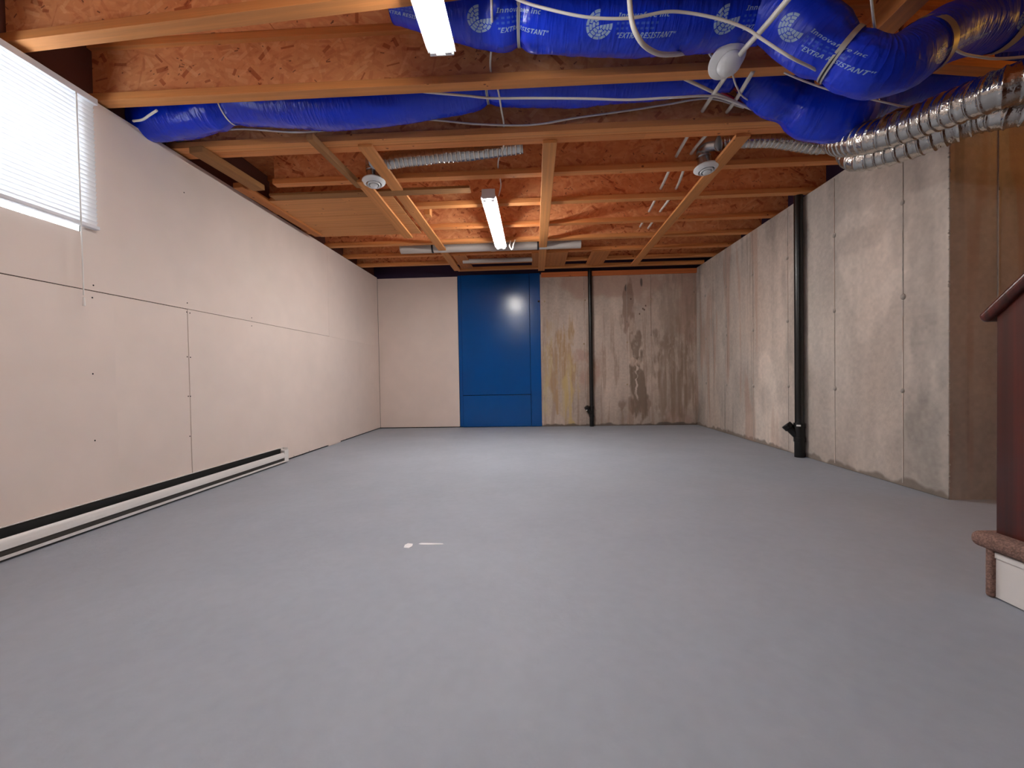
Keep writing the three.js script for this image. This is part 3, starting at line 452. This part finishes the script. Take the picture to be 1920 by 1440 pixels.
foilDuct('thin silver foil duct running from the right round vent', [[1349, 268, 2.88], [1368, 262, 2.87], [1400, 263, 2.86], [1450, 262, 2.85], [1500, 269, 2.85], [1540, 274, 2.84], [1575, 264, 2.82]], 0.048, 25, 0.03);
foilDuct('thin silver foil duct running from the left round vent', [[705, 304, 2.86], [725, 302, 2.85], [760, 297, 2.85], [800, 293, 2.85], [850, 288, 2.84], [900, 283, 2.83], [980, 272, 2.82]], 0.052, 35, 0.03);

// ================================================================ round vents
function vent(label, at, axis, withCollar) {
  const o = thing('round_vent', label, 'vent', 'round ceiling vents', at); o.quaternion.setFromUnitVectors(V(0, -1, 0), axis.clone().normalize());
  const lathe = (p, n = 48) => new THREE.LatheGeometry(p.map(([r, y]) => new THREE.Vector2(r, y)), n);
  part('outer_ring', lathe([[0.046, 0.012], [0.079, 0.010], [0.081, 0.004], [0.078, 0.0], [0.056, -0.018], [0.052, -0.018], [0.052, 0.006], [0.046, 0.012]]), M.vent, o);
  part('throat', lathe([[0.0, 0.004], [0.052, 0.004]]), M.ventDark, o, 'dark gap between rings');
  part('middle_ring', lathe([[0.034, 0.002], [0.043, -0.012], [0.043, -0.022], [0.038, -0.026], [0.035, -0.022], [0.034, 0.002]]), M.vent, o);
  part('centre_disc', lathe([[0.0, 0.0], [0.024, -0.004], [0.028, -0.022], [0.024, -0.031], [0.0, -0.034]]), M.vent, o);
  if (withCollar) part('collar', cyl(0.047, 0.07, 0, 0.045, 0, 32), M.tin, o, 'shiny tin collar'); return o;
}
{ const a = onY(701, 347, H - 0.05); const v = vent('round white ceiling vent near the plasterboard wall', V(a.x, H - 0.03, a.z), V(0.06, -1, 0.12), true);
  const e = onZ(705, 304, 2.86), b = V(a.x - 0.008, H + 0.045, a.z - 0.006); part('elbow', tubeGeo([b, b.clone().add(V(0, 0.05, 0)), b.clone().lerp(e, 0.55).add(V(-0.01, 0.06, 0)), e].map((p) => v.worldToLocal(p.clone())), 0.0475, { seg: 24, radial: 28 }), M.tin, v, 'shiny tin elbow'); }
{ const a = onY(1324, 322, H - 0.05); const v = vent('round white ceiling vent near the concrete wall', V(a.x, H - 0.03, a.z), V(0.1, -1, 0.12), true);
  const e = onZ(1349, 268, 2.88), b = V(a.x - 0.012, H + 0.045, a.z - 0.006); part('elbow', tubeGeo([b, b.clone().add(V(0, 0.06, 0)), b.clone().lerp(e, 0.55).add(V(-0.02, 0.04, 0)), e].map((p) => v.worldToLocal(p.clone())), 0.0475, { seg: 24, radial: 28 }), M.tin, v, 'shiny tin elbow'); }
{ const a = onZ(1364, 114, 1.95); const v = vent('tilted round white vent dangling under the printed blue duct', a, V(0.2, -1, 0.5), false); v.scale.setScalar(1.0);
  const lathe = new THREE.LatheGeometry([[0.054, -0.004], [0.051, -0.028], [0.042, -0.046], [0.02, -0.055], [0, -0.056]].map(([r, y]) => new THREE.Vector2(r, y)), 40); part('cover', lathe, M.vent, v, 'smooth domed cover'); }

// ================================================================ cables and water pipes
const GC = 'white electric cables';
const cable = (label, list, r = 0.0055, mat = M.cable, name = 'cable', group = GC, cat = 'cable') => single(name, tubeGeo(path(list), r, { seg: list.length * 8, radial: 10 }), mat, label, cat, group);
cable('white cable stapled along the doubled joist', [[325, 267, 2.56], [360, 259, 2.515], [400, 247, 2.513], [450, 242, 2.513], [560, 248, 2.513], [640, 241, 2.513], [720, 230, 2.513], [790, 224, 2.513], [900, 233, 2.513], [1000, 234, 2.513], [1080, 221, 2.513], [1180, 207, 2.513], [1250, 196, 2.513], [1330, 185, 2.5], [1395, 202, 2.5]]);
cable('white cable lying across the long sagging blue duct', [[740, 166, 2.15], [800, 173, 2.18], [870, 179, 2.18], [920, 184, 2.18], [1000, 184, 2.18], [1100, 185, 2.18], [1180, 187, 2.19], [1260, 183, 2.2], [1340, 181, 2.25], [1390, 197, 2.3]]);
cable('white cable threaded through the joists above the second shop light', [[921, -30, 1.66], [922, 20, 1.72], [923, 70, 1.9], [920, 131, 2.09], [933, 165, 2.22], [940, 205, 2.36], [945, 237, 2.54], [944, 276, 2.72], [936, 294, 2.86], [934, 313, 3.04], [938, 336, 3.2], [939, 350, 3.38], [935, 367, 3.55]], 0.005);
cable('wavy white cable across the front of the printed blue duct', [[940, -18, 1.68], [978, 2, 1.69], [1040, 20, 1.69], [1100, 32, 1.69], [1150, 35, 1.69], [1190, 33, 1.69], [1250, 22, 1.69], [1290, 24, 1.7], [1350, 36, 1.7], [1400, 54, 1.7], [1430, 74, 1.69], [1480, 106, 1.68], [1520, 126, 1.74], [1556, 146, 1.86]], 0.0055);
cable('thin cable from the joist end to the foil ducts', [[1470, 136, 2.08], [1500, 149, 2.07], [1560, 170, 2.06], [1620, 183, 2.06], [1700, 201, 2.1], [1745, 208, 2.14]], 0.004);
cable('cable curling over the taped end of the big blue duct', [[1705, 73, 1.66], [1735, 69, 1.665], [1762, 73, 1.68], [1785, 89, 1.7], [1805, 100, 1.72], [1840, 107, 1.76], [1870, 110, 1.78], [1950, 104, 1.8]], 0.005);
cable('cable down the side of the timber trimmer', [[1632, -20, 1.52], [1637, 28, 1.6], [1643, 68, 1.72]], 0.0045);
cable('cable end poking out above the plasterboard wall', [[250, 227, 2.2], [268, 224, 2.18], [280, 216, 2.17], [294, 207, 2.15]], 0.006);
cable('short cable drooping below the tilted round vent', [[1374, 140, 2.0], [1380, 160, 2.15], [1392, 180, 2.3], [1408, 191, 2.4]], 0.004);
cable('thick white cable slanting behind the red pipes', [[1278, 145, 2.2], [1310, 160, 2.25], [1340, 174, 2.3], [1387, 195, 2.4], [1435, 215, 2.46]], 0.008);
cable('curled white cable beside the tilted round vent', [[1340, 113, 1.98], [1330, 99, 1.97], [1333, 82, 1.97], [1347, 73, 1.97], [1362, 77, 1.98], [1372, 92, 2.0]], 0.005);
cable('small white cable loop beside the second shop light', [[957, 452, 4.45], [956, 462, 4.42], [960, 468, 4.4], [963, 458, 4.42], [966, 450, 4.46]], 0.006);
const GP = 'white plastic water pipes', wp = (label, list, r) => cable(label, list, r, M.pex, 'water_pipe', GP, 'pipe');
wp('thick bent white plastic pipe dropping in front of the printed blue duct', [[1179, -30, 1.63], [1182, 20, 1.64], [1188, 52, 1.65], [1203, 80, 1.68], [1230, 99, 1.75], [1262, 102, 1.85], [1300, 96, 2.07]], 0.0095);
wp('straight white water pipe passing by the tilted round vent', [[1500, -28, 1.45], [1440, 43, 1.65], [1388, 102, 1.9], [1356, 150, 2.12], [1318, 207, 2.54], [1268, 293, 3.05], [1239, 353, 3.55], [1217, 396, 4.06], [1200, 425, 4.52]], 0.0105);
wp('white water pipe running through the joists beside the straight one', [[1412, 133, 2.1], [1404, 147, 2.15], [1364, 209, 2.54], [1296, 288, 3.05], [1268, 353, 3.55], [1238, 396, 4.06], [1215, 428, 4.52]], 0.0105);
const rp = (label, list, r) => cable(label, list, r, M.red, 'heating_pipe', 'red plastic pipes', 'pipe');
rp('upper red plastic pipe in the bay of the folded blue duct', [[1300, 140, 2.28], [1350, 152, 2.32], [1400, 178, 2.4], [1450, 225, 2.47]], 0.011); rp('lower red plastic pipe in the bay of the folded blue duct', [[1285, 143, 2.3], [1335, 163, 2.38], [1385, 190, 2.45], [1430, 214, 2.49]], 0.008);
// white strapped duct and a thin pipe near the far wall
{ const a = onZ(752, 471, 4.74), b = onZ(1089, 458, 4.74), y = (a.y + b.y) / 2 + 0.022, o = thing('white_duct', 'white strapped duct between joists near the far wall', 'duct', null, V(0, y, -4.74)); const r = 0.058;
  part('pipe', new THREE.CylinderGeometry(r, r, b.x - a.x, 32).rotateZ(Math.PI / 2).translate((a.x + b.x) / 2, 0, 0), M.pvc, o);
  for (const px of [812, 1009]) { const x = onZ(px, 465, 4.74).x; part('strap', new THREE.CylinderGeometry(r + 0.003, r + 0.003, 0.02, 32).rotateZ(Math.PI / 2).translate(x, 0, 0), M.black, o, 'dark strap'); } 
  const x = onZ(925, 465, 4.74).x; part('coupling', new THREE.CylinderGeometry(r + 0.004, r + 0.004, 0.05, 32).rotateZ(Math.PI / 2).translate(x, 0, 0), M.pvc, o); }
{ const a = onZ(868, 490, 5.18), b = onZ(998, 486, 5.18), y = (a.y + b.y) / 2; single('white_pipe', new THREE.CylinderGeometry(0.026, 0.026, b.x - a.x, 24).rotateZ(Math.PI / 2).translate((a.x + b.x) / 2, y, -5.18), M.pvc, 'thin white pipe above the blue door', 'pipe'); }

// ================================================================ stairs and their guard
{
  const X = 1.395, X1 = 2.4, R = 0.192, G = 0.25, Z0 = -1.385, N = 6, o = thing('staircase', 'carpeted staircase with a white side board', 'stairs', null, V(0, 0, 0));
  for (let i = 0; i < N; i++) {
    const z = Z0 + i * G, y = (i + 1) * R;
    const t = new RoundedBoxGeometry(X1 - X + 0.022, 0.048, G + 0.05, 4, 0.022); t.translate((X + X1) / 2 - 0.011, y - 0.024, z + (G + 0.05) / 2 - 0.042); part('tread', boxUV(t), M.carpet, o, 'brown carpeted tread');
    part('riser', span(X - 0.012, X1, i * R, y - 0.04, z, z + 0.022, { bevel: 0.008 }), M.carpet, o, 'brown carpeted riser');
  }
  const pts = [[Z0 + 0.018, 0.004]]; for (let i = 0; i < N; i++) { pts.push([Z0 + 0.018 + i * G, (i + 1) * R - 0.05]); if (i < N - 1) pts.push([Z0 + 0.018 + (i + 1) * G, (i + 1) * R - 0.05]); } pts.push([Z0 + N * G, N * R - 0.05], [Z0 + N * G, 0.004]);
  part('side_board', prism(pts, X, X + 0.02), M.white, o, 'white painted side board');
  part('side_trim', span(X - 0.004, X + 0.004, R - 0.068, R - 0.05, Z0 + 0.02, Z0 + G, { along: 'z', bevel: 0.001 }), M.white, o);
  const g = thing('stair_guard', 'dark red wooden stair guard with a sloping handrail', 'railing', null, V(0, 0, 0)), zA = Z0 - 0.004, run = 1.2, slope = 0.86, yA = 0.868;
  const gp = [[zA, R], [zA, yA], [zA + run, yA + slope * run], [zA + run, 5 * R]]; for (let i = 4; i >= 1; i--) { gp.push([Z0 + i * G - 0.045, (i + 1) * R], [Z0 + i * G - 0.045, i * R]); }
  part('panel', prism(gp, X + 0.028, X + 0.075, 'z'), M.redWood, g);
  const s = Math.atan(slope), L = (run + 0.05) / Math.cos(s), rail = new RoundedBoxGeometry(0.085, 0.036, L, 5, 0.017); rail.rotateX(-s); const m = V(X + 0.05, yA + 0.016 + slope * (run / 2 - 0.012), zA + run / 2 - 0.012); rail.translate(m.x, m.y, m.z); part('handrail', boxUV(rail, 'z'), M.redWood, g, 'rounded red handrail');
}
// specks of white paint on the floor
{
  const G = 'specks of white paint on the floor', fleck = (list, label) => { const s = new THREE.Shape(list.map(([px, py]) => { const q = onY(px, py, 0); return new THREE.Vector2(q.x, -q.z); })); const g = new THREE.ExtrudeGeometry(s, { depth: 0.0012, bevelEnabled: false }); g.rotateX(-Math.PI / 2); single('paint_speck', g, M.paint, label, 'paint', G); };
  fleck([[757, 1027], [759, 1022], [765, 1019], [774, 1020], [773, 1024], [766, 1028]], 'blunt white paint speck on the grey floor'); fleck([[785, 1020], [790, 1018.4], [810, 1018.8], [830, 1019.4], [832, 1020.8], [810, 1021.4], [789, 1021.4]], 'thin streak of white paint on the grey floor');
}
renderer.render(scene, camera);
